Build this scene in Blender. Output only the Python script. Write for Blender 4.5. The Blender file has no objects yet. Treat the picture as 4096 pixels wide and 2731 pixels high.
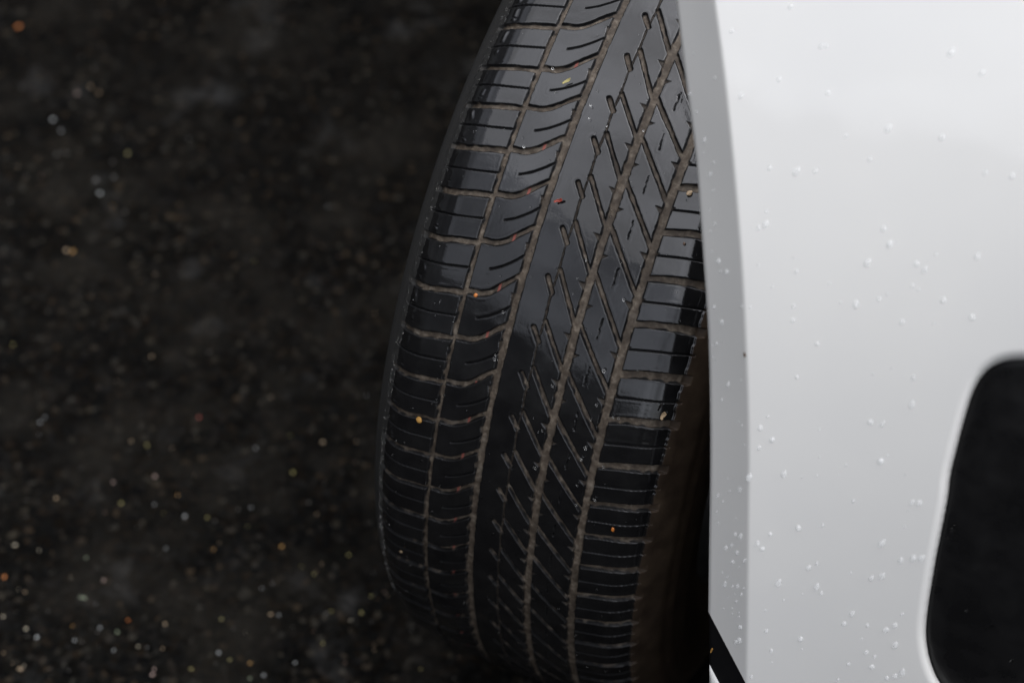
import bpy, bmesh, math, random
import numpy as np
from mathutils import Vector, Matrix

random.seed(7)
rng = np.random.default_rng(7)
scene = bpy.context.scene
COL = scene.collection
R = 0.365                      # tyre radius
SRCW, SRCH = 4096.0, 2731.0    # units in which lens directions are given

# ------------------------------------------------------------------ camera
AX = np.array([0.91175, 0.31107, -0.26825]); AX /= np.linalg.norm(AX)
CEN = np.array([0.13783, -0.0648, 1.66427])
FPX = 7971.29
NRM = -CEN + AX * (CEN @ AX); NRM /= np.linalg.norm(NRM)
TAN = np.cross(AX, NRM)
PITCH_CAM = math.radians(47.0)
UP = math.sin(PITCH_CAM) * NRM - math.cos(PITCH_CAM) * TAN
M = np.stack([AX, np.cross(UP, AX), UP])         # camera (x right, y down, z forward) -> world
WHEEL = np.array([0.0, 0.0, R - 0.005])          # wheel centre; ground is z = 0
CAMPOS = WHEEL - M @ CEN

def cam2w(P):
    return np.asarray(P) @ M.T + CAMPOS

def px_dir(px, py):
    return np.stack([(np.asarray(px, float) - SRCW / 2) / FPX, (np.asarray(py, float) - SRCH / 2) / FPX,
                     np.ones_like(np.asarray(px, float))], -1)

def on_ground(px, py, h=0.0):
    d = px_dir(px, py) @ M.T
    s = (h - CAMPOS[2]) / d[2]
    return CAMPOS + d * s

cam = bpy.data.cameras.new('camera')
camo = bpy.data.objects.new('camera', cam)
COL.objects.link(camo)
mw = np.eye(4)
mw[:3, 0] = M[:, 0]; mw[:3, 1] = -M[:, 1]; mw[:3, 2] = -M[:, 2]; mw[:3, 3] = CAMPOS
camo.matrix_world = Matrix(mw.tolist())
cam.sensor_width = 36.0
cam.sensor_fit = 'HORIZONTAL'
cam.lens = FPX / SRCW * 36.0
cam.clip_start = 0.01
cam.clip_end = 1000.0
cam.dof.use_dof = True
cam.dof.focus_distance = 1.325
cam.dof.aperture_fstop = 4.2
cam.dof.aperture_blades = 9
scene.camera = camo

# ------------------------------------------------------------------ world, sun, exposure
SUN_EL, SUN_ROT = math.radians(75), math.radians(70)
world = bpy.data.worlds.new('World')
scene.world = world
world.use_nodes = True
wn, wl = world.node_tree.nodes, world.node_tree.links
wn.clear()
wout = wn.new('ShaderNodeOutputWorld')
wbg = wn.new('ShaderNodeBackground'); wbg.inputs['Strength'].default_value = 0.15
sky = wn.new('ShaderNodeTexSky'); sky.sky_type = 'NISHITA'; sky.sun_disc = False
sky.sun_elevation = SUN_EL; sky.sun_rotation = SUN_ROT; sky.air_density = 1.0; sky.dust_density = 3.0
hs = wn.new('ShaderNodeHueSaturation'); hs.inputs['Saturation'].default_value = 0.2
tc = wn.new('ShaderNodeTexCoord'); sx = wn.new('ShaderNodeSeparateXYZ')
rp = wn.new('ShaderNodeValToRGB')     # overcast sky: added dark band for unseen surroundings near the horizon, brighter to the zenith
rp.color_ramp.interpolation = 'EASE'
el = rp.color_ramp.elements
el[0].position = 0.225; el[0].color = (0.08, 0.08, 0.08, 1)
el[1].position = 0.30; el[1].color = (0.75, 0.75, 0.75, 1)
e = el.new(0.95); e.color = (1.0, 1.0, 1.0, 1)
mx = wn.new('ShaderNodeMixRGB'); mx.blend_type = 'MULTIPLY'; mx.inputs['Fac'].default_value = 1
dt = wn.new('ShaderNodeVectorMath'); dt.operation = 'DOT_PRODUCT'   # dark band raised on the left to cut the light from there
dt.inputs[1].default_value = (0.32, -0.05, 0.945)
wl.new(tc.outputs['Generated'], dt.inputs[0]); tn = wn.new('ShaderNodeTexNoise'); tn.inputs['Scale'].default_value = 3.2; tn.inputs['Detail'].default_value = 5
wl.new(tc.outputs['Generated'], tn.inputs['Vector'])
tm = wn.new('ShaderNodeMath'); tm.operation = 'MULTIPLY_ADD'; tm.inputs[1].default_value = .34; tm.inputs[2].default_value = -.17
wl.new(tn.outputs['Fac'], tm.inputs[0])
ta = wn.new('ShaderNodeMath'); ta.operation = 'ADD'
wl.new(dt.outputs['Value'], ta.inputs[0]); wl.new(tm.outputs[0], ta.inputs[1])
wl.new(ta.outputs[0], rp.inputs['Fac'])
wl.new(sky.outputs['Color'], hs.inputs['Color'])
wl.new(hs.outputs['Color'], mx.inputs['Color1']); wl.new(rp.outputs['Color'], mx.inputs['Color2'])
cn = wn.new('ShaderNodeTexNoise'); cn.inputs['Scale'].default_value = 4.0; cn.inputs['Detail'].default_value = 4   # cloud structure
wl.new(tc.outputs['Generated'], cn.inputs['Vector'])
cr = wn.new('ShaderNodeMapRange'); cr.inputs['From Min'].default_value = .35; cr.inputs['From Max'].default_value = .65
cr.inputs['To Min'].default_value = .62; cr.inputs['To Max'].default_value = 1.42
wl.new(cn.outputs['Fac'], cr.inputs['Value'])
mc = wn.new('ShaderNodeMixRGB'); mc.blend_type = 'MULTIPLY'; mc.inputs['Fac'].default_value = 1
wl.new(mx.outputs['Color'], mc.inputs['Color1']); wl.new(cr.outputs[0], mc.inputs['Color2'])
wl.new(mc.outputs['Color'], wbg.inputs['Color']); wl.new(wbg.outputs[0], wout.inputs[0])

sun = bpy.data.lights.new('sun', 'SUN')
sun.energy = 0.8; sun.angle = math.radians(110); sun.color = (1.0, 0.985, 0.96)
suno = bpy.data.objects.new('sun', sun)
COL.objects.link(suno)
sd = Vector((math.sin(SUN_ROT) * math.cos(SUN_EL), math.cos(SUN_ROT) * math.cos(SUN_EL), math.sin(SUN_EL)))
suno.rotation_euler = sd.to_track_quat('Z', 'Y').to_euler()
suno.location = (0, 0, 5)

scene.view_settings.view_transform = 'Standard'
scene.view_settings.look = 'None'
scene.view_settings.exposure = 1.18
scene.view_settings.gamma = 1.0
scene.view_settings.use_curve_mapping = False
scene.render.engine = 'CYCLES'
scene.cycles.use_denoising = True
scene.cycles.max_bounces = 8

# ------------------------------------------------------------------ helpers
def srgb(r, g, b):
    f = lambda c: (c / 255 / 12.92) if c <= 10 else ((c / 255 + 0.055) / 1.055) ** 2.4
    return (f(r), f(g), f(b), 1.0)

class Mat:
    def __init__(self, name):
        self.m = bpy.data.materials.new(name)
        self.m.use_nodes = True
        self.n = self.m.node_tree.nodes; self.l = self.m.node_tree.links
        self.b = self.n['Principled BSDF']
    def new(self, t, **kw):
        o = self.n.new(t)
        for k, v in kw.items():
            if k in o.inputs: o.inputs[k].default_value = v
            else: setattr(o, k, v)
        return o
    def link(self, a, b): self.l.new(a, b)
    def set(self, **kw):
        for k, v in kw.items(): self.b.inputs[k.replace('_', ' ')].default_value = v
        return self
    def noise(self, scale, detail=3, rough=0.5, coord='Object'):
        c = self.new('ShaderNodeTexCoord')
        n = self.new('ShaderNodeTexNoise'); n.inputs['Scale'].default_value = scale
        n.inputs['Detail'].default_value = detail; n.inputs['Roughness'].default_value = rough
        self.link(c.outputs[coord], n.inputs['Vector'])
        return n.outputs['Fac']
    def ramp(self, src, stops):
        r = self.new('ShaderNodeValToRGB'); e = r.color_ramp.elements
        while len(e) < len(stops): e.new(0.5)
        for q, (p, c) in zip(e, stops):
            q.position = p; q.color = c if len(c) == 4 else (*c, 1)
        self.link(src, r.inputs['Fac'])
        return r.outputs['Color']
    def mix(self, fac, a, b, mode='MIX'):
        m = self.new('ShaderNodeMixRGB'); m.blend_type = mode
        for i, v in ((0, fac), (1, a), (2, b)):
            if hasattr(v, 'links'): self.link(v, m.inputs[i])
            elif i == 0: m.inputs[0].default_value = v
            else: m.inputs[i].default_value = v if len(v) == 4 else (*v, 1)
        return m.outputs['Color']
    def bump(self, h, strength, dist):
        b = self.new('ShaderNodeBump'); b.inputs['Strength'].default_value = strength
        b.inputs['Distance'].default_value = dist
        self.link(h, b.inputs['Height'])
        return b
    def attr(self, name):
        a = self.new('ShaderNodeAttribute'); a.attribute_name = name
        return a.outputs['Fac']
    def math(self, op, a, b=None):
        m = self.new('ShaderNodeMath'); m.operation = op
        for i, v in ((0, a), (1, b)):
            if v is None: continue
            if hasattr(v, 'links'): self.link(v, m.inputs[i])
            else: m.inputs[i].default_value = v
        return m.outputs[0]

def G(v): return (v, v, v, 1)

def link_obj(name, me, mat, parent=None):
    o = bpy.data.objects.new(name, me)
    COL.objects.link(o)
    if mat is not None and not me.materials: me.materials.append(mat)
    if parent: o.parent = parent
    return o

def grid_mesh(name, P, closed_rows=False, smooth=True, keep=None):
    """P: (rows, cols, 3) points -> mesh of quads"""
    nr, nc = P.shape[:2]
    idx = np.arange(nr * nc).reshape(nr, nc)
    if closed_rows: idx = np.vstack([idx, idx[:1]])
    q = np.stack([idx[:-1, :-1], idx[:-1, 1:], idx[1:, 1:], idx[1:, :-1]], -1).reshape(-1, 4)
    if keep is not None: q = q[keep.reshape(-1)[q].all(1)]
    return quads_mesh(name, P.reshape(-1, 3), q, smooth)

def quads_mesh(name, V, q, smooth=True):
    me = bpy.data.meshes.new(name)
    me.vertices.add(len(V)); me.vertices.foreach_set('co', np.ascontiguousarray(V, dtype=np.float32).ravel())
    me.loops.add(q.size); me.loops.foreach_set('vertex_index', q.astype(np.int32).ravel())
    me.polygons.add(len(q))
    me.polygons.foreach_set('loop_start', np.arange(0, q.size, 4, dtype=np.int32))
    me.polygons.foreach_set('use_smooth', np.full(len(q), smooth))
    me.update(calc_edges=True); me.validate()
    return me

def tag(o, label=None, cat=None, group=None, kind=None):
    for k, v in (('label', label), ('category', cat), ('group', group), ('kind', kind)):
        if v: o[k] = v

def sm(e0, e1, x):
    t = np.clip((x - e0) / (e1 - e0), 0, 1)
    return t * t * (3 - 2 * t)

def vnoise(x, y, seed=0):
    """smooth value noise in numpy"""
    r = np.random.default_rng(seed); T = r.random((256, 256))
    xi, yi = np.floor(x).astype(int), np.floor(y).astype(int)
    fx, fy = x - xi, y - yi
    fx = fx * fx * (3 - 2 * fx); fy = fy * fy * (3 - 2 * fy)
    g = lambda a, b: T[a % 256, b % 256]
    return (g(xi, yi) * (1 - fx) + g(xi + 1, yi) * fx) * (1 - fy) + (g(xi, yi + 1) * (1 - fx) + g(xi + 1, yi + 1) * fx) * fy

# ------------------------------------------------------------------ materials
# wet rubber: black glossy block tops, brown silt in the grooves
rub = Mat('wet_rubber')
gro = rub.attr('groove'); mud = rub.attr('mud'); red = rub.attr('red'); wall = rub.attr('wall'); matte = rub.attr('matte')
n_big = rub.noise(55, 4, 0.6); n_fine = rub.noise(900, 3, 0.6); n_mid = rub.noise(260, 4, 0.65)
silt = rub.ramp(n_mid, [(0.28, srgb(54, 47, 41)), (0.5, srgb(79, 71, 63)), (0.72, srgb(110, 102, 93))])
n_pat = rub.noise(95, 5, 0.65)
silt = rub.mix(rub.ramp(n_pat, [(0.42, G(0)), (0.62, G(0.75))]), silt, srgb(52, 46, 41))      # damp dark patches in the silt
silt = rub.mix(rub.ramp(rub.noise(70, 3, 0.6), [(0.58, G(0)), (0.72, G(0.6))]), silt, srgb(112, 105, 97))
black = rub.ramp(n_big, [(0.35, (0.0045, 0.0045, 0.005)), (0.7, (0.008, 0.008, 0.0085))])
grey = rub.ramp(n_fine, [(0.3, (0.016, 0.016, 0.016)), (0.7, (0.03, 0.03, 0.03))])
c = rub.mix(matte, black, grey)
c = rub.mix(gro, c, silt)
mudc = rub.ramp(n_big, [(0.3, srgb(36, 29, 24)), (0.6, srgb(54, 45, 37)), (0.8, srgb(68, 58, 48))])
c = rub.mix(mud, c, mudc)
c = rub.mix(red, c, srgb(122, 72, 66))
rub.link(c, rub.b.inputs['Base Color'])
dry = rub.ramp(n_big, [(0.54, G(0.05)), (0.68, G(0.13))])
dull = rub.math('MAXIMUM', rub.math('MAXIMUM', wall, matte), mud)
rgh = rub.mix(dull, dry, G(0.5))
rub.link(rgh, rub.b.inputs['Roughness'])
rub.set(IOR=1.58)
rub.b.inputs['Specular Tint'].default_value = (.94, .95, 1.0, 1)
rub.link(rub.mix(dull, G(0.5), G(0.10)), rub.b.inputs['Specular IOR Level'])
hb = rub.math('ADD', rub.math('MULTIPLY', n_mid, 0.6), rub.math('MULTIPLY', n_fine, 0.25))
bs = rub.bump(hb, 0.22, 0.0004)
rub.link(rub.math('ADD', rub.math('MULTIPLY', rub.math('MAXIMUM', gro, matte), 0.5), 0.17), bs.inputs['Strength'])
rub.link(bs.outputs[0], rub.b.inputs['Normal'])

paint = Mat('white_paint')
nz = paint.noise(9, 3, 0.5)
paint.link(paint.ramp(nz, [(0.3, (0.655, 0.655, 0.655)), (0.7, (0.69, 0.688, 0.682))]), paint.b.inputs['Base Color'])
paint.set(Roughness=0.35)
paint.b.inputs['Coat Weight'].default_value = 1.0
paint.b.inputs['Coat Roughness'].default_value = 0.04
paint.b.inputs['Coat IOR'].default_value = 1.7
pb = paint.bump(paint.noise(8, 2, 0.5), 0.3, 0.008)
paint.link(pb.outputs[0], paint.b.inputs['Coat Normal'])

under = Mat('dark_underside').set(Base_Color=(0.006, 0.006, 0.006, 1), Roughness=0.85)
under.b.inputs['Specular IOR Level'].default_value = 0.1
liner_m = Mat('liner_plastic')
ln = liner_m.noise(30, 4, 0.6)
liner_m.link(liner_m.ramp(ln, [(0.4, (0.004, 0.004, 0.004)), (0.8, (0.012, 0.011, 0.009))]), liner_m.b.inputs['Base Color'])
liner_m.set(Roughness=0.8); liner_m.b.inputs['Specular IOR Level'].default_value = 0.15

gloss = Mat('black_gloss_plastic')
gn = gloss.noise(40, 4, 0.6)
gloss.link(gloss.ramp(gn, [(0.4, (0.005, 0.005, 0.0055)), (0.75, (0.009, 0.009, 0.0095))]), gloss.b.inputs['Base Color'])
gloss.link(gloss.ramp(gn, [(0.4, G(0.25)), (0.7, G(0.4))]), gloss.b.inputs['Roughness'])
gloss.b.inputs['Specular IOR Level'].default_value = 0.2

trimm = Mat('black_trim_plastic').set(Base_Color=(0.006, 0.006, 0.007, 1), Roughness=0.4)
trimm.b.inputs['Specular IOR Level'].default_value = 0.2

metal = Mat('dark_alloy').set(Base_Color=(0.12, 0.12, 0.125, 1), Roughness=0.35, Metallic=0.9)

water = Mat('water')
water.set(Base_Color=(1, 1, 1, 1), Roughness=0.0, IOR=1.33)
water.b.inputs['Transmission Weight'].default_value = 1.0

asph = Mat('wet_asphalt')
co = asph.new('ShaderNodeTexCoord')
vo = asph.new('ShaderNodeTexVoronoi'); vo.inputs['Scale'].default_value = 170
asph.link(co.outputs['Object'], vo.inputs['Vector'])
sep = asph.new('ShaderNodeSeparateColor'); asph.link(vo.outputs['Color'], sep.inputs[0])
stone = asph.ramp(sep.outputs[0], [(0.0, (0.0018, 0.0018, 0.0018)), (0.72, (0.0042, 0.0041, 0.0037)), (0.93, (0.008, 0.0073, 0.0065)), (0.99, (0.022, 0.020, 0.016))])
tint = asph.ramp(sep.outputs[1], [(0.0, (1.0, 0.95, 0.88)), (0.5, (0.85, 0.9, 1.0)), (0.95, (1.15, 0.92, 0.75))])
stone = asph.mix(1.0, stone, tint, 'MULTIPLY')
patch = asph.noise(9, 6, 0.65)
stone = asph.mix(asph.ramp(patch, [(0.46, G(0.0)), (0.72, G(0.75))]), stone, (0.0135, 0.0123, 0.0105))
asph.link(stone, asph.b.inputs['Base Color'])
wet = asph.ramp(asph.noise(12, 6, 0.65), [(0.57, G(0)), (0.74, G(1))])
asph.link(asph.mix(wet, G(0.75), G(0.22)), asph.b.inputs['Roughness'])
asph.link(asph.mix(wet, G(0.015), G(0.19)), asph.b.inputs['Specular IOR Level'])
ab = asph.bump(vo.outputs['Distance'], 0.5, 0.003)
asph.link(asph.math('SUBTRACT', 0.6, asph.math('MULTIPLY', wet, 0.5)), ab.inputs['Strength'])
asph.link(ab.outputs[0], asph.b.inputs['Normal'])

def stone_mat(name, rgb, var=0.35):
    rgb = tuple(v * .58 for v in rgb)
    m = Mat(name)
    n = m.noise(400, 3, 0.6)
    a = tuple(v * (1 - var) for v in rgb); b = tuple(min(1, v * (1 + var)) for v in rgb)
    m.link(m.ramp(n, [(0.3, a), (0.7, b)]), m.b.inputs['Base Color'])
    m.set(Roughness=0.35)
    return m.m

# ------------------------------------------------------------------ ground
g = 150.0
ns = 60
xs = np.sign(np.linspace(-1, 1, ns)) * np.abs(np.linspace(-1, 1, ns)) ** 3 * g
gx, gy = np.meshgrid(xs, xs)
ground = link_obj('ground', grid_mesh('ground', np.stack([gx, gy, np.zeros_like(gx)], -1)), asph.m)
tag(ground, 'dark wet asphalt ground scattered with grit', 'ground', kind='structure')

# ------------------------------------------------------------------ the car
car = bpy.data.objects.new('white_car', None); COL.objects.link(car)
car.location = (0, 0, 0)
tag(car, 'white car with wet fender and one front wheel turned outwards', 'car')
wheel = bpy.data.objects.new('wheel', None); COL.objects.link(wheel); wheel.parent = car
wheel.location = WHEEL.tolist()

# ---- tyre: profile by arc length s (mm across the tread), angle ph (deg, up positive from the camera side)
L1 = np.array([20.7, 15.37, 10.82, 5.93, .93, -4.3, -10.01, -15.24, -20.5, -25.32, -29.91, -34.57, -39.11, -43.77, -48.31, -53.37, -58.59])
L5 = np.array([7.5, 2.59, -2.51, -7.48, -13.09, -18.38, -23.93, -28.92, -33.24, -37.93, -42.61, -47.48, -52.27, -57.42])
def phase_fn(L, total=70):
    n = len(L) - 1
    step = (360 - (L[0] - L[-1])) / (total - n)
    pre = L[0] + step * np.arange(25, 0, -1)
    post = L[-1] - step * np.arange(1, total - n - 25 + 1)
    A = np.concatenate([pre, L, post]); I = np.arange(-25, len(A) - 25)
    return lambda ph: np.interp(-ph, -A, I)
p1f, p5f = phase_fn(L1), phase_fn(L5)

ds = 0.45
fine = np.arange(-114, 114 + ds, ds)
S0, RA = 78.0, 40.0            # shoulder arc start and radius (mm)
kcr = 2.412 / 3600.0
def profile(s):
    """arc length -> (u, drop) in mm and slope angle"""
    a = np.abs(s); u = np.minimum(a, S0); drop = kcr * u ** 2
    b0 = math.atan(2 * kcr * S0)
    t = np.maximum(a - S0, 0) / RA
    u = np.where(a > S0, S0 + RA * (np.sin(b0 + t) - math.sin(b0)), u)
    drop = np.where(a > S0, drop + RA * (math.cos(b0) - np.cos(b0 + t)), drop)
    b = np.where(a > S0, b0 + t, np.arctan(2 * kcr * a))
    return np.sign(s) * u, drop, np.sign(s) * b
ph_vis = np.arange(45, -80, -ds / R / 1000 * 180 / math.pi)
ph_rest = np.linspace(-80, -315, 560)[1:-1]
PH = np.concatenate([ph_vis, ph_rest])
S, P = np.meshgrid(fine, PH)
p1 = p1f(P); p5 = p5f(P)
MMP = 32.6                                         # mm per pitch
def fr(p): return p - np.floor(p + 0.5)            # -> -0.5..0.5
def curve_sd(s, p, pts, hw, s0, s1, cap=True):
    """distance (mm) to a lateral groove p = f(s), given in pitches"""
    xs_, ys_ = zip(*sorted(pts))
    xq = np.asarray(xs_, float); yq = np.asarray(ys_, float)
    xd = np.linspace(xq[0], xq[-1], 60)
    # smooth the polyline a little
    yd = np.interp(xd, xq, yq)
    for _ in range(30):
        yd[1:-1] = 0.25 * yd[:-2] + 0.5 * yd[1:-1] + 0.25 * yd[2:]
    f = np.interp(s, xd, yd); sl = np.gradient(yd, xd); slq = np.interp(s, xd, sl) * MMP
    d = np.abs(fr(p - f)) * MMP / np.sqrt(1 + slq ** 2) - hw
    return np.maximum(d, np.maximum(s0 - s, s - s1))
def seg_sd(s, p, a, b, hw):
    """distance to slanted segments repeated every pitch; a, b = (s mm, phase)"""
    best = np.full(s.shape, 99.0)
    for k in (-1, 0, 1):
        pp = (fr(p) + k) * MMP
        ax, ay, bx, by = a[0], a[1] * MMP, b[0], b[1] * MMP
        dx, dy = bx - ax, by - ay
        t = np.clip(((s - ax) * dx + (pp - ay) * dy) / (dx * dx + dy * dy), 0, 1)
        best = np.minimum(best, np.hypot(s - ax - t * dx, pp - ay - t * dy))
    return best - hw
def tri_sd(s, p, pc, s_edge, side, depth, h):
    """saw-tooth notch beside a groove"""
    q = fr(p - pc) * MMP
    w = (s - s_edge) * side                      # grows away from the groove
    return np.maximum(np.maximum(-q - 0.3, q - h * (1 - np.clip(w, -3, depth) / depth)), np.maximum(w - depth, -w - 3)) * 0.8

jit = (vnoise(P * 3, S * 0.3, 3) - 0.5) * 0.35 + (vnoise(P * 0.8, S * 0.1, 4) - 0.5) * 0.35   # wavering edges
G1, G2, G3, G4 = -59.05, -22.32, 23.22, 57.2
wide = [np.abs(S - G1) - 2.0, np.abs(S - G2) - 3.0, np.abs(S - G3) - 3.15, np.abs(S - G4) - 3.3]
lat_l = curve_sd(S, p1, [(-120, .2), (-100, .2), (-86, .17), (-72, .07), (-59, 0), (-50, 0)], 2.3, -120, -59)
lat_2 = curve_sd(S, p1, [(-62, -.02), (-56, -.07), (-47.5, -.08), (-40, -.2), (-33, -.41), (-25, -.63), (-20, -.75)], 2.35 - 0.02 * np.maximum(S + 50, 0), -59, -22)
lat_r = curve_sd(S, p5, [(52, .04), (58, 0), (69, -.10), (82, -.19), (98, -.22), (120, -.26)], 2.5 + 0.02 * np.maximum(S - 58, 0), 57, 120)
diag1 = seg_sd(S, p1, (1.6, .01), (22.5, .94), 1.75)
diag2 = seg_sd(S, p1, (25.5, -.12), (56.5, 1.08), 1.8)
notch = seg_sd(S, p1, (-5.4, .20), (0.5, .46), 1.95)
g2b = np.abs(S - 0.5 - 0.3 * np.cos(2 * np.pi * p1)) - 0.75
major = np.minimum.reduce(wide + [lat_l, lat_2, lat_r, diag1, diag2, notch])
teeth = np.minimum.reduce([tri_sd(S, p1, .10, G3 - 3.0, -1, 4.4, 4.2), tri_sd(S, p1, .46, G3 + 3.0, 1, 3.6, 3.2),
                           tri_sd(S, p1, .18, G4 - 3.2, -1, 4.6, 4.4), tri_sd(S, p1, .70, G2 - 2.6, -1, 1.6, 6.0),
                           tri_sd(S, p5, .42, G4 + 3.0, 1, 2.0, 2.5)])
sipes = np.minimum.reduce([curve_sd(S, p1, [(-112, .69), (-100, .68), (-80, .62), (-59, .5)], .72, -108, -59),
                           curve_sd(S, p1, [(-47, .42), (-45.5, .41), (-38, .29), (-30.5, .12), (-22, -.12)], .78, -46.5, -22),
                           curve_sd(S, p5, [(57, .5), (60, .48), (78, .36), (98, .28), (112, .24)], .72, 57, 107),
                           np.maximum(np.abs(S - 38.8 + 1.0 * (vnoise(P * 3, S * 0, 9) - .5)) - .40 - 0.5 * (vnoise(P * 2.5, S * 0, 5) - .5), (np.abs(fr(p1 - .82)) - .21) * MMP)])
# the outer ends of the shoulder blocks
blk_l = -104.0 - S + (vnoise(P * 3, S * 0, 11) - .5) * 1.5
blk_r = S - 104.0 + (vnoise(P * 3, S * 0, 12) - .5) * 1.2
def cut(sd, depth, soft=0.75): return depth * sm(soft * 0.55, -soft * 0.75, sd)
floorn = (vnoise(P * 1.2, S * 0.2, 21) - .5) * 0.7 
depth_w = 5.2 + floorn
h = np.maximum.reduce([cut(major + jit, depth_w), cut(teeth + jit, 3.6), cut(sipes + jit * .5, 4.2, .55), cut(g2b + jit, 4.2)])
h_end = np.maximum(cut(blk_l, 1.2, 2.2), cut(blk_r, 2.6, 1.6))
lat_depth_fade = 1 - 0.85 * np.maximum(sm(-106, -113, S), sm(104, 112, S))
h = np.maximum(h * lat_depth_fade, h_end)
# water swelling at block edges, slight dish of worn blocks
edge = np.exp(-((np.minimum(major, sipes) - 1.3) / 0.8) ** 2)
h -= 0.05 * edge * vnoise(P * 2, S * .3, 31)
men = np.exp(-((S + 96.0 + 5 * (vnoise(P * 1.1, S * 0, 41) - .5)) / 1.7) ** 2) * vnoise(P * .9, S * 0, 43) * sm(0.5, 3.5, np.minimum(lat_l, sipes)) * (np.abs(fr(p1 + .02)) > .02)
h -= 0.95 * men
h += 0.10 * (vnoise(P * 0.9, S * 0.06, 51) - .5) * (major > 0)
wall = np.maximum.reduce([sm(0.6, -0.1, major + jit), sm(0.5, -.1, g2b + jit), sm(0.4, 0, sipes), sm(.4, 0, teeth)])
wn_ = (vnoise(P * 1.6, S * .25, 81) - .45) * 1.3
grv = np.maximum(sm(-0.35, -1.0, major + jit + wn_), 0.45 * sm(0.0, -0.6, g2b + jit))
grv = grv * (1 - 0.9 * sm(-101, -109, S + 6 * (vnoise(P * 1.5, S * .1, 61) - .5)))
grv = np.maximum(grv, 0.4 * sm(0.0, -0.6, teeth))
matt = np.clip(sm(-1.0, 0.8, blk_l) + 0.0, 0, 1)
mudm = np.maximum(sm(-0.8, 0.8, blk_r), 0) * 1.0
redm = (np.abs(S + 36.5) < 0.9) * sm(-0.2, -0.8, lat_2) * (vnoise(P * .5, S * 0, 71) > .3)

u, drop, b = profile(S)
rr = R * 1000 - drop - h * np.cos(b)
uu = u - h * np.sin(b)
# sidewalls: continue past the shoulder arc, with moulded ridges
ue, de, be = profile(np.array([fine[-1]]))
ue, de, be = float(ue[0]), float(de[0]), float(be[0])
side = []
u0, r0 = ue + 0, R * 1000 - de
pr = [(0, 0)]
k = 26
for i in range(1, k + 1):
    t = i / k
    bb = be + t * (math.radians(118) - be)
    step = 4.1
    du, dr_ = math.cos(bb) * step, math.sin(bb) * step
    ridge = 0.9 if i in (3, 4, 7, 12) else 0.0
    pr.append((pr[-1][0] + du, pr[-1][1] + dr_))
    side.append((pr[-1][0] + ridge, pr[-1][1]))
side = np.array(side)
def side_cols(sign):
    cu = sign * (u0 + side[:, 0]) ; cr = r0 - side[:, 1]
    rowh = (h[:, -1] if sign > 0 else h[:, 0])[:, None] * np.exp(-np.arange(len(side)) / 1.5)[None]
    return np.tile(cu, (len(PH), 1)) - sign * rowh * .5, np.tile(cr, (len(PH), 1)) - rowh * 0.3
ul, rl = side_cols(-1); ur, rr2 = side_cols(1)
U = np.hstack([ul[:, ::-1], uu, ur]) / 1000; RR = np.hstack([rl[:, ::-1], rr, rr2]) / 1000
phr = np.radians(PH)[:, None] + PITCH_CAM                     # world elevation of the tread normal
PT = np.stack([U, -RR * np.cos(phr), RR * np.sin(phr)], -1)
tyre_me = grid_mesh('tyre', PT[:, ::-1], closed_rows=True)
def put_attr(me, name, A, lval, rval):
    nl = len(side)
    full = np.hstack([np.full((len(PH), nl), lval), A, np.full((len(PH), nl), rval)])[:, ::-1]
    at = me.attributes.new(name, 'FLOAT', 'POINT')
    at.data.foreach_set('value', np.ascontiguousarray(full, dtype=np.float32).ravel())
put_attr(tyre_me, 'groove', grv, 0, 0); put_attr(tyre_me, 'mud', mudm, 0, 1)
put_attr(tyre_me, 'wall', wall, 0, 0); put_attr(tyre_me, 'matte', matt, 1, 0); put_attr(tyre_me, 'red', redm, 0, 0)
tyre = link_obj('tyre', tyre_me, rub.m, wheel)
tyre['label'] = 'wet black tyre with muddy brown grooves'

def tread_point(px, py, lift=0.0):
    """where the view ray through (px, py) meets the tread surface, and its outward normal (world)"""
    d = px_dir(px, py); o = -CEN
    r = R
    for _ in range(10):
        oa = o - AX * (o @ AX); va = d - AX * (d @ AX)
        A, B, Cc = va @ va, 2 * oa @ va, oa @ oa - r * r
        q = (-B - math.sqrt(max(B * B - 4 * A * Cc, 0))) / (2 * A)
        X = d * q - CEN; uu_ = X @ AX
        r = R - kcr / 1000 * (uu_ * 1000) ** 2
    ph = math.atan2(-(X @ TAN), X @ NRM)
    n = math.cos(ph) * NRM - math.sin(ph) * TAN
    return cam2w(d * q) + (M @ n) * lift, M @ n

# rim: lathe
prof = [(-.100, .262), (-.104, .250), (-.098, .243), (-.06, .236), (.06, .236), (.098, .243), (.104, .250), (.100, .262)]
na = 96
th = np.linspace(0, 2 * np.pi, na, endpoint=False)
RP = np.array([[(pu, pr_ * math.cos(t), pr_ * math.sin(t)) for pu, pr_ in prof] for t in th])
rim = link_obj('rim', grid_mesh('rim', RP, closed_rows=True), metal.m, wheel)
bm = bmesh.new()
for i in range(5):
    a0 = i * 2 * math.pi / 5
    for sgn in (-1, 1):
        a1 = a0 + sgn * 0.16
        vs = []
        for (rad, wv, xo) in ((.05, .03, -.075), (.236, .018, -.09)):
            for dw in (-wv, wv):
                for dx in (0, .02):
                    vs.append(bm.verts.new((xo + dx, rad * math.cos(a1) - dw * math.sin(a1), rad * math.sin(a1) + dw * math.cos(a1))))
        for f_ in ((0, 1, 3, 2), (4, 6, 7, 5), (0, 4, 5, 1), (2, 3, 7, 6), (0, 2, 6, 4), (1, 5, 7, 3)):
            bm.faces.new([vs[j] for j in f_])
bmesh.ops.recalc_face_normals(bm, faces=bm.faces)
me = bpy.data.meshes.new('spokes'); bm.to_mesh(me); bm.free()
link_obj('spokes', me, metal.m, rim)

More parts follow.
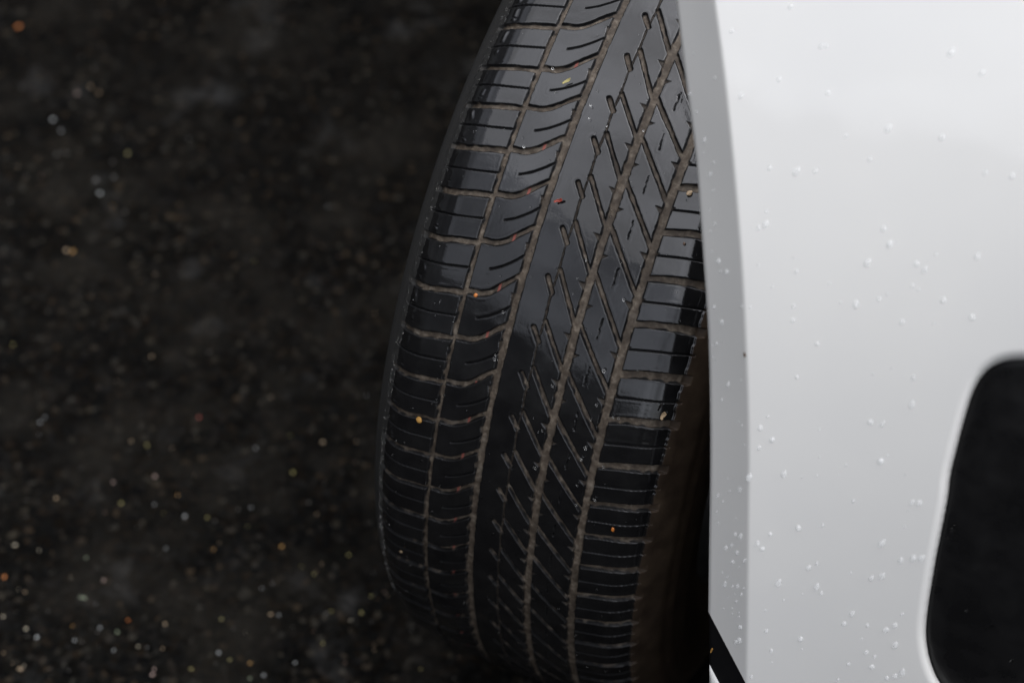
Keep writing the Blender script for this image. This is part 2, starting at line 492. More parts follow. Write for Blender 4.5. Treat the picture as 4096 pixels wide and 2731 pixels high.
# ---- white panel, described by the direction in which it is seen and its own depth
LIP_Y = [-600, -300, 0, 147, 408, 606, 893, 1123, 1346, 1665, 1900, 2177, 2400, 3300]
LIP_X = [2630, 2668, 2705, 2721, 2753, 2785, 2803, 2820, 2836, 2841, 2842, 2836, 2834, 2822]
CR_Y = [-600, -300, 0, 280, 574, 861, 1187, 1410, 1665, 1795, 2177, 2731, 3300]
CR_X = [2765, 2808, 2849, 2887, 2919, 2944, 2967, 2976, 2986, 2987, 2983, 2976, 2968]
def smooth_interp(y, Y, X):
    yy = np.linspace(Y[0], Y[-1], 400); xx = np.interp(yy, Y, X)
    for _ in range(250): xx[1:-1] = .25 * xx[:-2] + .5 * xx[1:-1] + .25 * xx[2:]
    return np.interp(y, yy, xx)
lipx = lambda y: smooth_interp(y, LIP_Y, LIP_X)
crx = lambda y: smooth_interp(y, CR_Y, CR_X)
def z_lip(y):
    t = y / 2731.0
    return 1.18 + .077 * t * t + .070 * t ** 3
def z_panel(x, y):
    """depth of the outer skin right of the crease"""
    w = (x - crx(y)) / 1000.0
    return z_lip(y) - .034 - .075 * w + .004 * w * w
def y_bottom(x):
    return np.where(x < 3050, 2452 + (x - 2837) * 1.91, 2858.8 + (x - 3050) * 0.35)

# slot outline for the black inset
SLOT = np.array([(4054, 1436), (3990, 1448), (3930, 1490), (3888, 1570), (3850, 1697), (3799, 1900), (3792, 1986), (3741, 2241), (3710, 2432), (3700, 2528),
                 (3713, 2624), (3748, 2720), (3810, 2790), (3900, 2825), (4050, 2830), (4250, 2820), (4370, 2780), (4430, 2690), (4440, 2560), (4420, 2200),
                 (4400, 1800), (4370, 1600), (4300, 1480), (4180, 1440)], float)
def closed_smooth(Pn, n=600, it=60):
    Q = np.vstack([Pn, Pn[:1]]); L = np.concatenate([[0], np.cumsum(np.hypot(*np.diff(Q, axis=0).T))])
    t = np.linspace(0, L[-1], n, endpoint=False)
    W = np.stack([np.interp(t, L, Q[:, 0]), np.interp(t, L, Q[:, 1])], -1)
    for _ in range(it): W = .25 * np.roll(W, 1, 0) + .5 * W + .25 * np.roll(W, -1, 0)
    return W
OUT = closed_smooth(SLOT)
def slot_sd(X):
    """signed distance (units of view direction), positive outside"""
    out = np.empty(len(X)); inside = np.zeros(len(X), bool)
    A = OUT; B = np.roll(OUT, -1, 0)
    for i in range(0, len(X), 4000):
        x = X[i:i + 4000]
        d = B - A; v = x[:, None] - A[None]
        t = np.clip((v * d).sum(-1) / (d * d).sum(-1), 0, 1)
        out[i:i + 4000] = np.sqrt(((v - t[..., None] * d) ** 2).sum(-1)).min(1)
        cond = (A[None, :, 1] > x[:, None, 1]) != (B[None, :, 1] > x[:, None, 1])
        xi = A[None, :, 0] + (x[:, None, 1] - A[None, :, 1]) / (d[None, :, 1] + 1e-12) * d[None, :, 0]
        inside[i:i + 4000] = (cond & (x[:, None, 0] < xi)).sum(1) % 2 == 1
    return np.where(inside, -out, out)
def pxz(px, py, z): return cam2w(px_dir(px, py) * np.asarray(z)[..., None])

RIMW = 42.0
tr = np.linspace(0, 1, 520)
def sheet(xcols):
    """grid of view directions below the top, ending on the slanting lower edge"""
    Yt = -550.0
    X = np.empty((len(tr), len(xcols))); Y = np.empty_like(X)
    for j, wcol in enumerate(xcols):
        y = np.full(len(tr), 1000.0); x = None
        for _ in range(12):
            x = wcol(y); y = Yt + (np.clip(y_bottom(x[-1]), None, 3100) - Yt) * tr
            x = wcol(y)
        X[:, j], Y[:, j] = x, y
    return X, Y
# outer skin
offs = np.concatenate([np.linspace(0, 25, 8), np.arange(31, 2100, 6.5)])
X, Y = sheet([(lambda y, o=o: crx(y) + o) for o in offs])
XY = np.stack([X, Y], -1).reshape(-1, 2)
sdv = slot_sd(XY)
kg = (sdv > 0).reshape(X.shape)                          # vertices kept; those next to the hole move onto its outline
pad = np.pad(kg, 1, constant_values=True)
nb = np.ones_like(kg)
for a_ in (-1, 0, 1):
    for b_ in (-1, 0, 1): nb &= pad[1 + a_:1 + a_ + kg.shape[0], 1 + b_:1 + b_ + kg.shape[1]]
near = (kg & ~nb).reshape(-1)
eps = 1.0
for _ in range(2):
    gxv = (slot_sd(XY[near] + [eps, 0]) - slot_sd(XY[near] - [eps, 0])) / 2
    gyv = (slot_sd(XY[near] + [0, eps]) - slot_sd(XY[near] - [0, eps])) / 2
    XY[near] -= np.stack([gxv, gyv], -1) * slot_sd(XY[near])[:, None]
sdv = slot_sd(XY)
x, y = XY[:, 0], XY[:, 1]
z = z_panel(x, y)
o = np.clip(x - crx(y), 0, 18) / 18                      # rounded crease
z += 0.0014 * (1 - o) ** 2
t = np.clip(1 - np.maximum(sdv, 0) / RIMW, 0, 1)
z += 0.0095 * (1 - np.sqrt(np.clip(1 - t * t, 0, 1)))    # rim rolls inwards at the slot
keep = kg.reshape(-1)
Pn = pxz(x, y, z).reshape(X.shape + (3,))
fender_me = grid_mesh('fender', Pn[:, ::-1], keep=keep.reshape(X.shape)[:, ::-1])
fender = link_obj('fender', fender_me, paint.m, car)
fender_me.materials.append(under.m)
so = fender.modifiers.new('thickness', 'SOLIDIFY'); so.use_rim = False; so.thickness = 0.003; so.offset = -1; so.material_offset = 1
# arch lip: the turned-in flange between crease and wheel opening
fl = np.linspace(0, 1, 12)
cols = [(lambda y, q=q: crx(y) + (lipx(y) - crx(y)) * q) for q in fl]
Xl, Yl = sheet(cols)
zc = z_panel(crx(Yl), Yl) + 0.0014
Zl = zc + (z_lip(Yl) - zc) * fl[None] ** 1.0
Xr = np.stack([Xl[:, -1] + 1.5, Xl[:, -1] + 14], -1); Yr = np.stack([Yl[:, -1]] * 2, -1)
Zr = np.stack([Zl[:, -1] + .003, Zl[:, -1] + .012], -1)
Pl = pxz(np.hstack([Xl, Xr]), np.hstack([Yl, Yr]), np.hstack([Zl, Zr]))
lip_me = grid_mesh('arch_lip', Pl)
lip = link_obj('arch_lip', lip_me, paint.m, fender)
lip['label'] = 'grey shaded inner edge of the wheel arch'
lip_me.materials.append(under.m)
so = lip.modifiers.new('thickness', 'SOLIDIFY'); so.use_rim = False; so.thickness = 0.002; so.offset = -1; so.material_offset = 1

# black inset in the slot
cx_, cy_ = OUT.mean(0)
rings = np.concatenate([np.linspace(0, .9, 12), [.95, 1.0, 1.03, 1.06]])
Q = np.array([(OUT - [cx_, cy_]) * q + [cx_, cy_] for q in rings])
zq = z_panel(Q[..., 0], Q[..., 1]) + 0.0105
zq -= 0.004 * (1 - np.clip(rings, 0, 1) ** 4)[:, None]
zq += np.where(rings > 1, .004, 0)[:, None]
Pq = pxz(Q[..., 0], Q[..., 1], zq)
Pq = np.swapaxes(Pq, 0, 1)
inset_me = grid_mesh('inset_panel', Pq, closed_rows=True)
inset = link_obj('inset_panel', inset_me, gloss.m, car)
inset['label'] = 'black rounded inset panel in the white fender'

# black trim strip and the white lower sill under the slanting edge
def strip(name, x0, x1, ya, yb, dz, mat, n=40, curl=0.0):
    xs_ = np.linspace(x0, x1, n); ts = np.linspace(0, 1, 10)
    Xs, Ts = np.meshgrid(xs_, ts)
    Ys = ya(Xs) + (yb(Xs) - ya(Xs)) * Ts
    f_ = np.clip((Xs - lipx(Ys)) / (crx(Ys) - lipx(Ys)), 0, 1)
    zz = np.where(Xs < crx(Ys), z_lip(Ys) + (z_panel(crx(Ys), Ys) - z_lip(Ys)) * f_, z_panel(Xs, Ys)) + dz
    zz = zz + curl * (2 * Ts - 1) ** 4
    o_ = link_obj(name, grid_mesh(name, pxz(Xs, Ys, zz)[:, ::-1]), mat, car)
    so_ = o_.modifiers.new('thickness', 'SOLIDIFY'); so_.thickness = .003; so_.offset = -1
    return o_
yb0 = lambda x: 2452 + (x - 2837) * 1.91
strip('trim_strip', 2837, 3300, lambda x: yb0(x) - 30, lambda x: yb0(x) + 230, .005, trimm.m, curl=.002)
strip('lower_sill', 2838, 3300, lambda x: yb0(x) + 197, lambda x: yb0(x) + 700, .002, paint.m, curl=.004)

# wheel housing: dark shell round the inner side and the top of the wheel
def shell(name, rad, pa, pb, ua, ub, n=60, m=16):
    aa = np.radians(np.linspace(pa, pb, n)) + PITCH_CAM; uus = np.linspace(ua, ub, m)
    Aq, Uq = np.meshgrid(aa, uus)
    Pq_ = np.stack([Uq, -rad * np.cos(Aq), rad * np.sin(Aq)], -1) + WHEEL
    return grid_mesh(name, Pq_)
liner = link_obj('wheel_arch_liner', shell('wheel_arch_liner', R + .075, 62, 190, -.10, .50), liner_m.m, car)
liner_me2 = shell('liner_front', R + .03, -70, 62, .19, .50)
link_obj('liner_front', liner_me2, liner_m.m, liner)
rad_ = np.linspace(.02, R + .09, 8); aa = np.linspace(0, 2 * np.pi, 48, endpoint=False)
Aq, Rq = np.meshgrid(aa, rad_, indexing='ij')
link_obj('inner_wall', grid_mesh('inner_wall', np.stack([np.full_like(Aq, .50), Rq * np.cos(Aq), Rq * np.sin(Aq)], -1) + WHEEL, closed_rows=True), liner_m.m, liner)

# unseen body side added to shade ground: dark plate below, white door above
def side_plate(name, z0, z1, off_, mat):
    a_ = np.array([-.12 + off_, .47]); b_ = a_ + np.array([-.36, .933]) * 1.5
    ts_ = np.linspace(0, 1, 30); zs_ = np.linspace(0, 1, 12)
    T_, Z_ = np.meshgrid(ts_, zs_)
    bulge = .018 * np.sin(np.pi * Z_)
    P_ = np.stack([a_[0] + (b_[0] - a_[0]) * T_ - .933 * bulge, a_[1] + (b_[1] - a_[1]) * T_ - .36 * bulge, z0 + (z1 - z0) * Z_], -1)
    o_ = link_obj(name, grid_mesh(name, P_), mat, car)
    m_ = o_.modifiers.new('thickness', 'SOLIDIFY'); m_.thickness = .03; m_.offset = 0
    return o_
side_plate('side_shade_plate', .13, .74, -.09, liner_m.m)
side_plate('door', .745, 1.15, -.08, paint.m)

# ------------------------------------------------------------------ water on the tyre (fine spray, uncountable)
def ico(sub=1):
    bm_ = bmesh.new(); bmesh.ops.create_icosphere(bm_, subdivisions=sub, radius=1.0)
    V = np.array([v.co[:] for v in bm_.verts]); F = np.array([[v.index for v in f.verts] for f in bm_.faces]); bm_.free()
    return V, F
V0, F0 = ico(2)
vs, fs = [], []; off = 0
def tread_xyz(s, phdeg, hh=0.0):
    uq, dq, bq = profile(np.array([s])); 
    r_ = R * 1000 - dq[0] - hh * math.cos(bq[0]); u_ = uq[0] - hh * math.sin(bq[0])
    a_ = math.radians(phdeg) + PITCH_CAM
    n_ = np.array([math.sin(bq[0]), -math.cos(bq[0]) * math.cos(a_), math.cos(bq[0]) * math.sin(a_)])
    return np.array([u_, -r_ * math.cos(a_), r_ * math.sin(a_)]) * [1e-3, 1e-3, 1e-3], n_
cnt = 0
while cnt < 900:
    z_ = rng.random()
    if z_ < .6: s_ = rng.uniform(-113.5, -103)
    elif z_ < .76: s_ = rng.choice([G1, G2, G3, G4]) + rng.normal(0, 1.6)
    else: s_ = rng.uniform(-100, 106)
    p_ = rng.uniform(-62, 32)
    i_ = np.argmin(np.abs(ph_vis - p_)); j_ = int(np.clip((s_ + 114) / ds, 0, len(fine) - 1))
    c_, n_ = tread_xyz(s_, p_, h[i_, j_])
    rd = abs(rng.normal(.00036, .00018)) + .0002
    vs.append(V0 * [rd, rd, rd] * 1.0 + c_ + n_ * rd * .25); fs.append(F0 + off); off += len(V0); cnt += 1
LENS = [(1480, 220, 2), (960, 545, 2), (905, 840, 2), (912, 815, 2), (1715, 470, 2), (1590, 915, 2), (1510, 1220, 2), (1650, 1205, 2), (1685, 1212, 2), (1545, 1130, 2), (1205, 1290, 2), (1270, 1010, 2), (1475, 1400, 2), (1450, 1470, 2),
        (1590, 215, 3), (1480, 95, 3), (1455, 165, 3), (1535, 420, 3), (1425, 330, 3), (1160, 220, 3), (1420, 450, 3), (1270, 430, 1), (1090, 920, 1), (1840, 820, 1), (1610, 790, 1), (1510, 660, 1), (1500, 740, 1)]
for (a_, b_, q_) in LENS:
    c_, n_ = tread_point(1400 + a_ / 1.568, {1: 0, 2: 900, 3: 1731}[q_] + b_ / 1.568, .0)
    c_ = c_ - WHEEL; n_ = Vector(n_); x_ = n_.orthogonal().normalized(); y_ = n_.cross(x_)
    rd = rng.uniform(.0006, .0011)
    vs.append((V0[:, :1] * np.array(x_) * rd + V0[:, 1:2] * np.array(y_) * rd * 1.3 + V0[:, 2:] * np.array(n_) * rd * .55) + c_); fs.append(F0 + off); off += len(V0)
me = bpy.data.meshes.new('water_beads')
me.from_pydata(np.vstack(vs).tolist(), [], np.vstack(fs).tolist()); me.update()
me.polygons.foreach_set('use_smooth', [True] * len(me.polygons))
beads = link_obj('water_beads', me, water.m, tyre); beads['kind'] = 'stuff'

# ------------------------------------------------------------------ raindrops on the car
def drop_mesh(name, seed):
    r_ = random.Random(seed)
    bm_ = bmesh.new(); bmesh.ops.create_icosphere(bm_, subdivisions=3, radius=1.0)
    tail = r_.uniform(.2, .9); lean = r_.uniform(-.1, .35)
    for v in bm_.verts:
        xq, yq, zq_ = v.co
        w_ = 1 - .42 * tail * max(yq, 0)
        v.co = (xq * w_ + lean * max(yq, 0) ** 1.5, yq * (1 + tail * .8 * (yq > 0)), max(zq_, -.12) * .62)
    for f_ in bm_.faces: f_.smooth = True
    me_ = bpy.data.meshes.new(name); bm_.to_mesh(me_); bm_.free(); me_.materials.append(dropm.m)
    return me_
dropm = Mat('rain_water')       # part clear, part white: brightness of the drops put into the colour
dropm.set(Base_Color=(.93, .95, .97, 1), Roughness=.04, IOR=1.4); dropm.b.inputs['Coat Weight'].default_value = 1.0
tb = dropm.new('ShaderNodeBsdfTransparent'); ms = dropm.new('ShaderNodeMixShader'); ms.inputs[0].default_value = .31
dropm.link(tb.outputs[0], ms.inputs[1]); dropm.link(dropm.b.outputs[0], ms.inputs[2])
dropm.link(ms.outputs[0], dropm.n['Material Output'].inputs['Surface'])
DROPS = [drop_mesh('raindrop', i) for i in range(5)]
def skin_pos(px, py):
    def zat(a, b_):
        if a > crx(b_): return float(z_panel(a, b_))
        f_ = (a - lipx(b_)) / (crx(b_) - lipx(b_)); zc_ = z_panel(crx(b_), b_) + .0014
        return float(z_lip(b_) + (zc_ - z_lip(b_)) * f_)
    P0 = pxz(px, py, np.array(zat(px, py))); P1 = pxz(px + 4, py, np.array(zat(px + 4, py))); P2 = pxz(px, py + 4, np.array(zat(px, py + 4)))
    n_ = np.cross(P2 - P0, P1 - P0); n_ /= np.linalg.norm(n_)
    if n_ @ (CAMPOS - P0) < 0: n_ = -n_
    return P0, n_
def orient(pos, n_, up_hint, scale, spin=0.0):
    z_ = Vector(n_); y_ = Vector(up_hint) - z_ * Vector(up_hint).dot(z_); y_.normalize(); x_ = y_.cross(z_)
    m_ = Matrix((x_, y_, z_)).transposed().to_4x4() @ Matrix.Rotation(spin, 4, 'Z') @ Matrix.Diagonal((*scale, 1))
    m_.translation = Vector(pos)
    return m_
BIG = [(880, 45, 6, 6), (750, 1055, 6, 0), (1830, 865, 6, 0), (2100, 1085, 6, 0), (2270, 1105, 6, 0), (1500, 1530, 6, 0), (405, 490, 6, 0), (340, 880, 6, 0), (400, 1020, 6, 0), (375, 1095, 6, 0),
       (405, 1405, 6, 0), (240, 590, 6, 0), (2080, 460, 6, 0), (915, 1080, 6, 0), (1035, 1075, 6, 0), (680, 1430, 6, 0),
       (1500, 125, 8, 0), (1360, 240, 8, 0), (1670, 245, 8, 0), (1720, 285, 8, 0), (430, 225, 8, 0), (440, 290, 8, 0), (480, 295, 8, 0), (400, 515, 8, 0), (575, 510, 8, 0), (900, 510, 8, 0), (895, 600, 8, 0),
       (1290, 500, 8, 0), (1435, 465, 8, 0), (1838, 475, 8, 0), (450, 610, 8, 0), (1048, 745, 8, 0), (490, 1000, 8, 0), (450, 1095, 8, 0), (920, 955, 8, 0), (1650, 960, 8, 0), (1380, 1235, 8, 0), (1455, 1250, 8, 0),
       (765, 1350, 8, 0), (690, 1275, 8, 0), (1445, 1480, 8, 0), (1580, 610, 8, 0), (2020, 580, 8, 0), (1640, 1130, 8, 0), (415, 745, 8, 0),
       (765, 45, 7, 0), (620, 280, 7, 1), (838, 262, 7, 0), (560, 358, 7, 0), (425, 393, 7, 0), (1445, 180, 7, 0), (1275, 428, 7, 0), (1640, 440, 7, 0), (1685, 440, 7, 0), (930, 598, 7, 1), (753, 635, 7, 0), (1080, 580, 7, 0),
       (672, 697, 7, 0), (703, 727, 7, 0), (535, 635, 7, 0), (567, 650, 7, 0), (510, 705, 7, 0), (475, 720, 7, 0), (545, 750, 7, 0), (517, 808, 7, 0), (590, 800, 7, 0), (1450, 697, 7, 1), (1650, 788, 7, 0), (1700, 788, 7, 1),
       (1570, 802, 7, 0), (1045, 820, 7, 0), (993, 846, 7, 0), (1385, 912, 7, 0), (1452, 900, 7, 0), (803, 945, 7, 1), (1042, 968, 7, 1), (1073, 1005, 7, 0), (467, 948, 7, 0), (517, 962, 7, 0), (547, 962, 7, 0), (573, 1010, 7, 0), (540, 1055, 7, 0),
       (1265, 1135, 7, 1), (1215, 1197, 7, 0), (1580, 1137, 7, 0), (1362, 1207, 7, 0), (1478, 1235, 7, 1), (1535, 1207, 7, 0), (565, 1215, 7, 1), (728, 1243, 7, 0), (943, 1293, 7, 1), (560, 1300, 7, 1), (540, 1310, 7, 0),
       (1535, 1333, 7, 1), (1408, 1402, 7, 0), (1390, 1467, 7, 1), (1243, 1450, 7, 0), (1580, 1505, 7, 1), (1535, 1525, 7, 0), (1178, 1548, 7, 0), (635, 1528, 7, 0), (760, 1365, 7, 0), (683, 95, 7, 0), (1355, 1375, 7, 0), (1485, 1535, 7, 0)]
WDROP = DROPS[0].copy(); WDROP.materials.clear(); WDROP.materials.append(water.m)
drops = []
for (a_, b_, src, big) in BIG:
    px = 2600 + a_ / 1.568; py = {6: 0, 8: 900, 7: 1731}[src] + b_ / 1.568
    drops.append((px, py, random.uniform(9.5, 11) if big == 1 else random.uniform(5.0, 10.0)))
for i in range(16):      # faint drops on the upper part of the panel
    py = random.uniform(60, 1300); drops.append((float(crx(py)) + random.uniform(60, 1080), py, random.uniform(5, 9)))
for i in range(70):      # fine spatter
    if i < 34:
        py = random.uniform(150, 2500); px = lipx(py) + random.uniform(.05, .97) * (crx(py) - lipx(py))
    else:
        py = random.uniform(900, 2700); px = crx(py) + random.uniform(30, 800)
    if slot_sd(np.array([[px, py]]))[0] < 75: continue
    drops.append((float(px), float(py), random.uniform(2.2, 4.0)))
for (px, py, s_) in drops:
    lp, cr_ = float(lipx(py)), float(crx(py))
    px = float(px)
    if px < lp + 8: px = lp + 8
    pos, n_ = skin_pos(px, py)
    k_ = s_ / FPX * 1.4
    ob = bpy.data.objects.new('raindrop', random.choice(DROPS)); COL.objects.link(ob)
    ob.matrix_world = orient(pos, n_, (0, 0, 1), (k_, k_ * random.uniform(1.0, 1.5), k_), random.uniform(-.25, .1))
    if px < cr_: tag(ob, 'clear raindrop on the grey shaded lip of the wheel arch', 'raindrop', 'raindrops on the arch lip')
    else: tag(ob, 'clear raindrop clinging to the white fender paint', 'raindrop', 'raindrops on the white fender')

# ------------------------------------------------------------------ grit
def stone_mesh(name, seed, mat, flat=.6):
    r_ = random.Random(seed)
    bm_ = bmesh.new(); bmesh.ops.create_icosphere(bm_, subdivisions=2, radius=1.0)
    dirs = [Vector((r_.gauss(0, 1), r_.gauss(0, 1), r_.gauss(0, 1))).normalized() for _ in range(9)]
    cuts = [r_.uniform(.55, .9) for _ in dirs]
    for v in bm_.verts:
        for d_, c_ in zip(dirs, cuts):
            k_ = v.co.dot(d_)
            if k_ > c_: v.co -= d_ * (k_ - c_)
        v.co.z *= flat
    me_ = bpy.data.meshes.new(name); bm_.to_mesh(me_); bm_.free(); me_.materials.append(mat)
    return me_
KINDS = {'orange': (.62, .20, .035), 'amber': (.55, .30, .08), 'tan': (.52, .38, .24), 'cream': (.72, .64, .48), 'grey': (.42, .44, .45),
         'white': (.70, .74, .76), 'yellow': (.48, .42, .16), 'pink': (.62, .45, .40), 'green': (.28, .33, .22), 'red': (.35, .05, .03), 'dim': (.09, .085, .075), 'rust': (.13, .07, .04)}
STONES = {k_: [stone_mesh('grit_stone', 10 * i + j, stone_mat('stone_' + k_, v_)) for j in range(3)] for i, (k_, v_) in enumerate(KINDS.items())}
WORD = {'orange': 'orange', 'amber': 'amber', 'tan': 'tan', 'cream': 'cream', 'grey': 'grey', 'white': 'bluish white', 'yellow': 'dull yellow', 'pink': 'pale pink', 'green': 'greenish', 'red': 'dark red', 'dim': 'dark grey', 'rust': 'rusty brown'}
GRIT = [(75, 110, 'orange', 17, 1.4, 'bright orange stone alone on the asphalt in the top left corner'), (310, 375, 'pink', 15, 1), (363, 348, 'tan', 13, 1), (395, 372, 'tan', 13, 1), (212, 480, 'white', 15, 1.1), (245, 525, 'grey', 13, 1), (228, 620, 'dim', 16, 1), (268, 615, 'dim', 16, 1),
        (400, 775, 'white', 16, 1.3), (383, 722, 'grey', 12, 1), (455, 710, 'grey', 10, 1), (510, 615, 'yellow', 10, 1), (265, 1003, 'tan', 15, 1.1), (292, 1008, 'amber', 14, 1.1), (165, 705, 'rust', 14, 1), (450, 825, 'amber', 8, 1), (232, 707, 'dim', 12, 1), (450, 650, 'dim', 12, 1), (105, 707, 'dim', 12, 1), (40, 805, 'dim', 12, 1), (500, 850, 'dim', 13, 1),
        (160, 1690, 'grey', 15, 1.2), (180, 1670, 'grey', 12, 1), (525, 1765, 'tan', 13, 1), (587, 1780, 'yellow', 13, 1), (1022, 1792, 'grey', 13, 1), (1290, 1770, 'tan', 14, 1.1), (1172, 1890, 'yellow', 12, 1), (453, 1928, 'pink', 13, 1), (620, 1905, 'pink', 14, 1), (710, 1980, 'amber', 11, 1),
        (485, 2013, 'yellow', 12, 1), (225, 1993, 'tan', 11, 1), (740, 2065, 'grey', 17, 1.2), (830, 2070, 'yellow', 12, 1), (60, 2180, 'cream', 15, 1.2), (855, 2197, 'amber', 11, 1.1), (1127, 2185, 'amber', 13, 1.2), (18, 2308, 'orange', 16, 1, 'rounded rusty orange stone by the left edge of the asphalt'), (345, 2230, 'green', 11, 1),
        (330, 2390, 'green', 14, 3.2, 'long greenish sliver lying on the asphalt'), (415, 2320, 'pink', 12, 1), (1047, 2352, 'grey', 11, 1), (12, 2465, 'cream', 14, 1.3), (105, 2515, 'cream', 10, 1.2), (148, 2548, 'white', 11, 1.2), (15, 2610, 'tan', 11, 1), (290, 2503, 'amber', 9, 1.2), (512, 2480, 'orange', 10, 1.3), (660, 2495, 'tan', 11, 1.3),
        (885, 2475, 'yellow', 12, 1.2), (1083, 2457, 'tan', 13, 1.3), (553, 2585, 'cream', 11, 1), (617, 2676, 'pink', 13, 1.1), (610, 2697, 'pink', 10, 1.2), (80, 2675, 'tan', 13, 2.2, 'elongated tan chip in the bottom left corner of the asphalt'), (470, 2528, 'green', 12, 1), (920, 2638, 'yellow', 11, 1.5), (1000, 2652, 'amber', 10, 1.2), (875, 2610, 'grey', 12, 1),
        (1000, 2712, 'green', 12, 1), (1055, 2700, 'grey', 11, 1), (765, 2675, 'yellow', 10, 1.6), (1235, 2010, 'dim', 14, 1), (1005, 2030, 'grey', 11, 1), (952, 2038, 'dim', 12, 1), (795, 1670, 'red', 12, 1), (400, 2510, 'grey', 10, 1), (298, 2560, 'grey', 10, 1), (455, 2600, 'grey', 9, 1), (1115, 2460, 'grey', 11, 1), (1445, 2450, 'yellow', 11, 1), (1180, 2650, 'grey', 10, 1), (1380, 2650, 'rust', 13, 1.2), (1395, 2220, 'yellow', 12, 1)]
def put_grit(px, py, kind, sz, el_, label, group):
    pos = on_ground(px, py, 0.0)
    dist = np.linalg.norm(pos - CAMPOS)
    k_ = sz * .5 / FPX * dist * 1.05
    ob = bpy.data.objects.new('grit_stone', random.choice(STONES[kind])); COL.objects.link(ob)
    k_ *= random.uniform(.65, 1.1)
    ob.scale = (k_ * el_, k_ / math.sqrt(el_), k_ * .9)
    ob.rotation_euler = (random.uniform(-.2, .2), random.uniform(-.2, .2), random.uniform(.1, .7) if el_ > 1.25 else random.uniform(0, 6.28))
    ob.location = (pos[0], pos[1], k_ * .35)
    tag(ob, label, 'stone', group)
for it in GRIT:
    px, py, kind, sz, el_ = it[:5]
    lab = it[5] if len(it) > 5 else '%s grit stone lying on the dark wet asphalt' % WORD[kind]
    put_grit(px, py, kind, sz, el_, lab, None if len(it) > 5 else '%s grit stones on the asphalt' % WORD[kind])
made = 0
while made < 150:
    px = random.uniform(-20, 1900); py = random.uniform(0, 2731)
    if random.random() > (.12 + .88 * (py / 2731) ** 3): continue
    kind = random.choice(['dim', 'dim', 'dim', 'dim', 'rust', 'tan', 'yellow', 'grey', 'dim', 'cream'])
    put_grit(px, py, kind, random.uniform(3.5, 8.5), random.uniform(1, 1.8), '%s grit stone lying on the dark wet asphalt' % WORD[kind], '%s grit stones on the asphalt' % WORD[kind])
    made += 1

# drops on the black inset
for (a_, b_, k0) in [(1890, 610, 6), (1915, 578, 5), (1985, 1115, 6), (2150, 1210, 8), (2270, 1430, 7), (1860, 660, 4)]:
    px, py = 2600 + a_ / 1.568, 1731 + b_ / 1.568
    f0 = lambda p_, q_: pxz(p_, q_, z_panel(p_, q_) + .0068)
    P0, P1, P2 = f0(px, py), f0(px + 4, py), f0(px, py + 4)
    n_ = np.cross(P2 - P0, P1 - P0); n_ /= np.linalg.norm(n_)
    if n_ @ (CAMPOS - P0) < 0: n_ = -n_
    ob = bpy.data.objects.new('raindrop', WDROP); COL.objects.link(ob)
    k_ = k0 / FPX * 1.1
    ob.matrix_world = orient(P0, n_, (0, 0, 1), (k_, k_ * 1.2, k_))
    tag(ob, 'tiny clear raindrop on the black inset panel', 'raindrop', 'raindrops on the black inset')

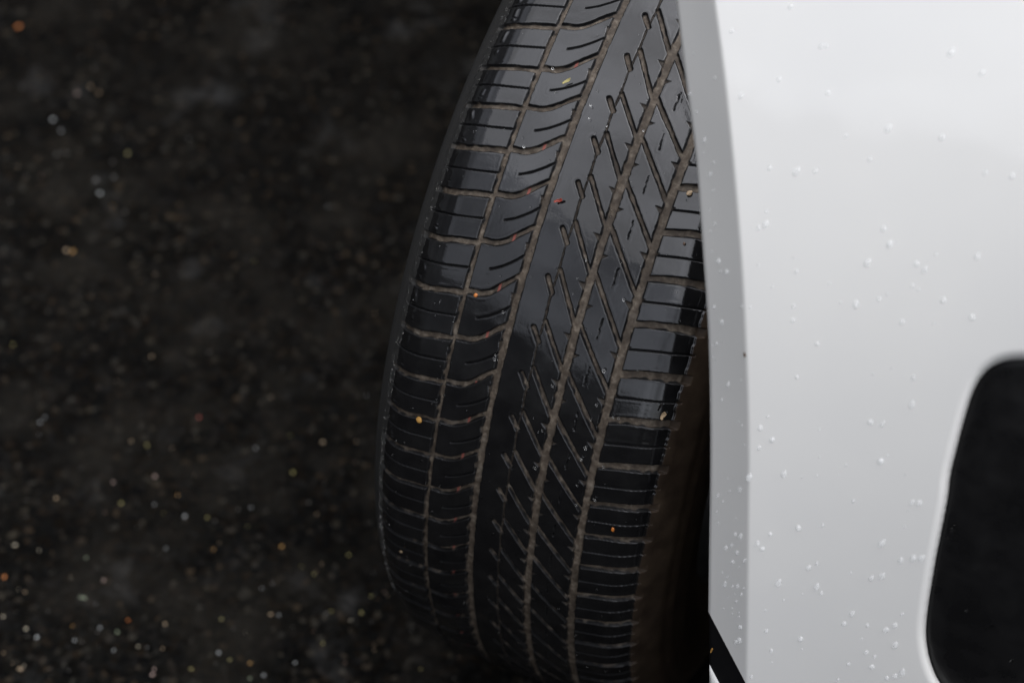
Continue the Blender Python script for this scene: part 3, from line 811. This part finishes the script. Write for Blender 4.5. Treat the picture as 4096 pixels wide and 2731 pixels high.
# bits caught in the tread
BITS = [(1674, 1681, 'amber', 30, 1.2, -1.0, 'tan_pebble', 'golden tan pebble wedged in a shoulder groove of the tyre', 'pebble'),
        (1897, 1184, 'orange', 20, 1.1, -2.5, 'orange_chip', 'small orange chip sitting in a muddy cross groove of the tyre', 'chip'),
        (2235, 804, 'red', 24, 1.5, .4, 'red_petal', 'curled reddish petal scrap on the smooth centre rib of the tyre', 'petal'),
        (2267, 328, 'yellow', 18, 2.2, .4, 'leaf_scrap', 'yellowish leaf scrap lying across a slit in the tyre tread', 'leaf'),
        (2758, 773, 'tan', 24, 1.3, .6, 'brown_chip', 'brown chip on the tyre shoulder right beside the fender edge', 'chip'),
        (2737, 974, 'rust', 12, 1.2, .4, 'brown_crumb', 'tiny dark brown crumb on the wet shoulder block by the fender', 'crumb'),
        (2656, 1659, 'tan', 26, 1.4, .6, 'bark_flake', 'brown bark flake on a black shoulder block at the right of the tread', 'flake'),
        (2452, 2117, 'orange', 18, 1.5, .5, 'orange_seed', 'small orange seed on a lower right shoulder block of the tyre', 'seed'),
        (1603, 2208, 'tan', 13, 1.2, -.5, 'tan_crumb', 'tiny tan crumb low on the left shoulder of the tyre', 'crumb'),
        (1839, 1950, 'rust', 9, 1.2, -1.0, 'rust_crumb', 'tiny rusty crumb in a groove of the second rib low on the tyre', 'crumb')]
def scrap_mesh(name, seed, mat):
    r_ = random.Random(seed)
    n_ = 9; bm_ = bmesh.new(); rows = []
    for i in range(n_):
        t_ = i / (n_ - 1) * 2 - 1
        w_ = (1 - t_ * t_) ** .5 * r_.uniform(.35, .75) + .08
        c_ = .35 * math.sin(t_ * 2.2)
        rows.append([bm_.verts.new((c_ + w_ * q, t_, .25 + .55 * t_ * t_ + .3 * q * q + r_.uniform(-.06, .06))) for q in (-1, -.4, .3, 1)])
    for a_, b_ in zip(rows, rows[1:]):
        for k in range(3): bm_.faces.new((a_[k], a_[k + 1], b_[k + 1], b_[k]))
    bmesh.ops.recalc_face_normals(bm_, faces=bm_.faces)
    bmesh.ops.solidify(bm_, geom=bm_.faces[:], thickness=.12)
    me_ = bpy.data.meshes.new(name); bm_.to_mesh(me_); bm_.free(); me_.materials.append(mat)
    return me_
for (px, py, kind, sz, el_, lift, nm, lab, cat) in BITS:
    pos, n_ = tread_point(px, py, lift / 1000)
    k_ = sz * .5 / FPX * 1.32
    msh = scrap_mesh(nm, len(nm), STONES[kind][0].materials[0]) if cat in ('petal', 'leaf', 'flake') else STONES[kind][len(nm) % 3]
    ob = bpy.data.objects.new(nm, msh); COL.objects.link(ob)
    ob.matrix_world = orient(pos, n_, (0.3, 0, 1), (k_, k_ * el_, k_ * .8), random.uniform(-.6, .6))
    tag(ob, lab, cat)
pos, n_ = skin_pos(2846, 2600)
ob = bpy.data.objects.new('orange_sliver', STONES['amber'][0]); COL.objects.link(ob)
ob.matrix_world = orient(pos, n_, (0.1, 0, 1), (.0008, .0030, .0012))
tag(ob, 'thin orange sliver stuck at the end of the black trim strip', 'sliver')
pos, n_ = skin_pos(2979, 1420)
ob = bpy.data.objects.new('dirt_speck', STONES['rust'][1]); COL.objects.link(ob)
ob.matrix_world = orient(pos, n_, (-0.4, 0, 1), (.0008, .0020, .0006))
tag(ob, 'brown dirt speck on the crease between the grey lip and white fender', 'speck')
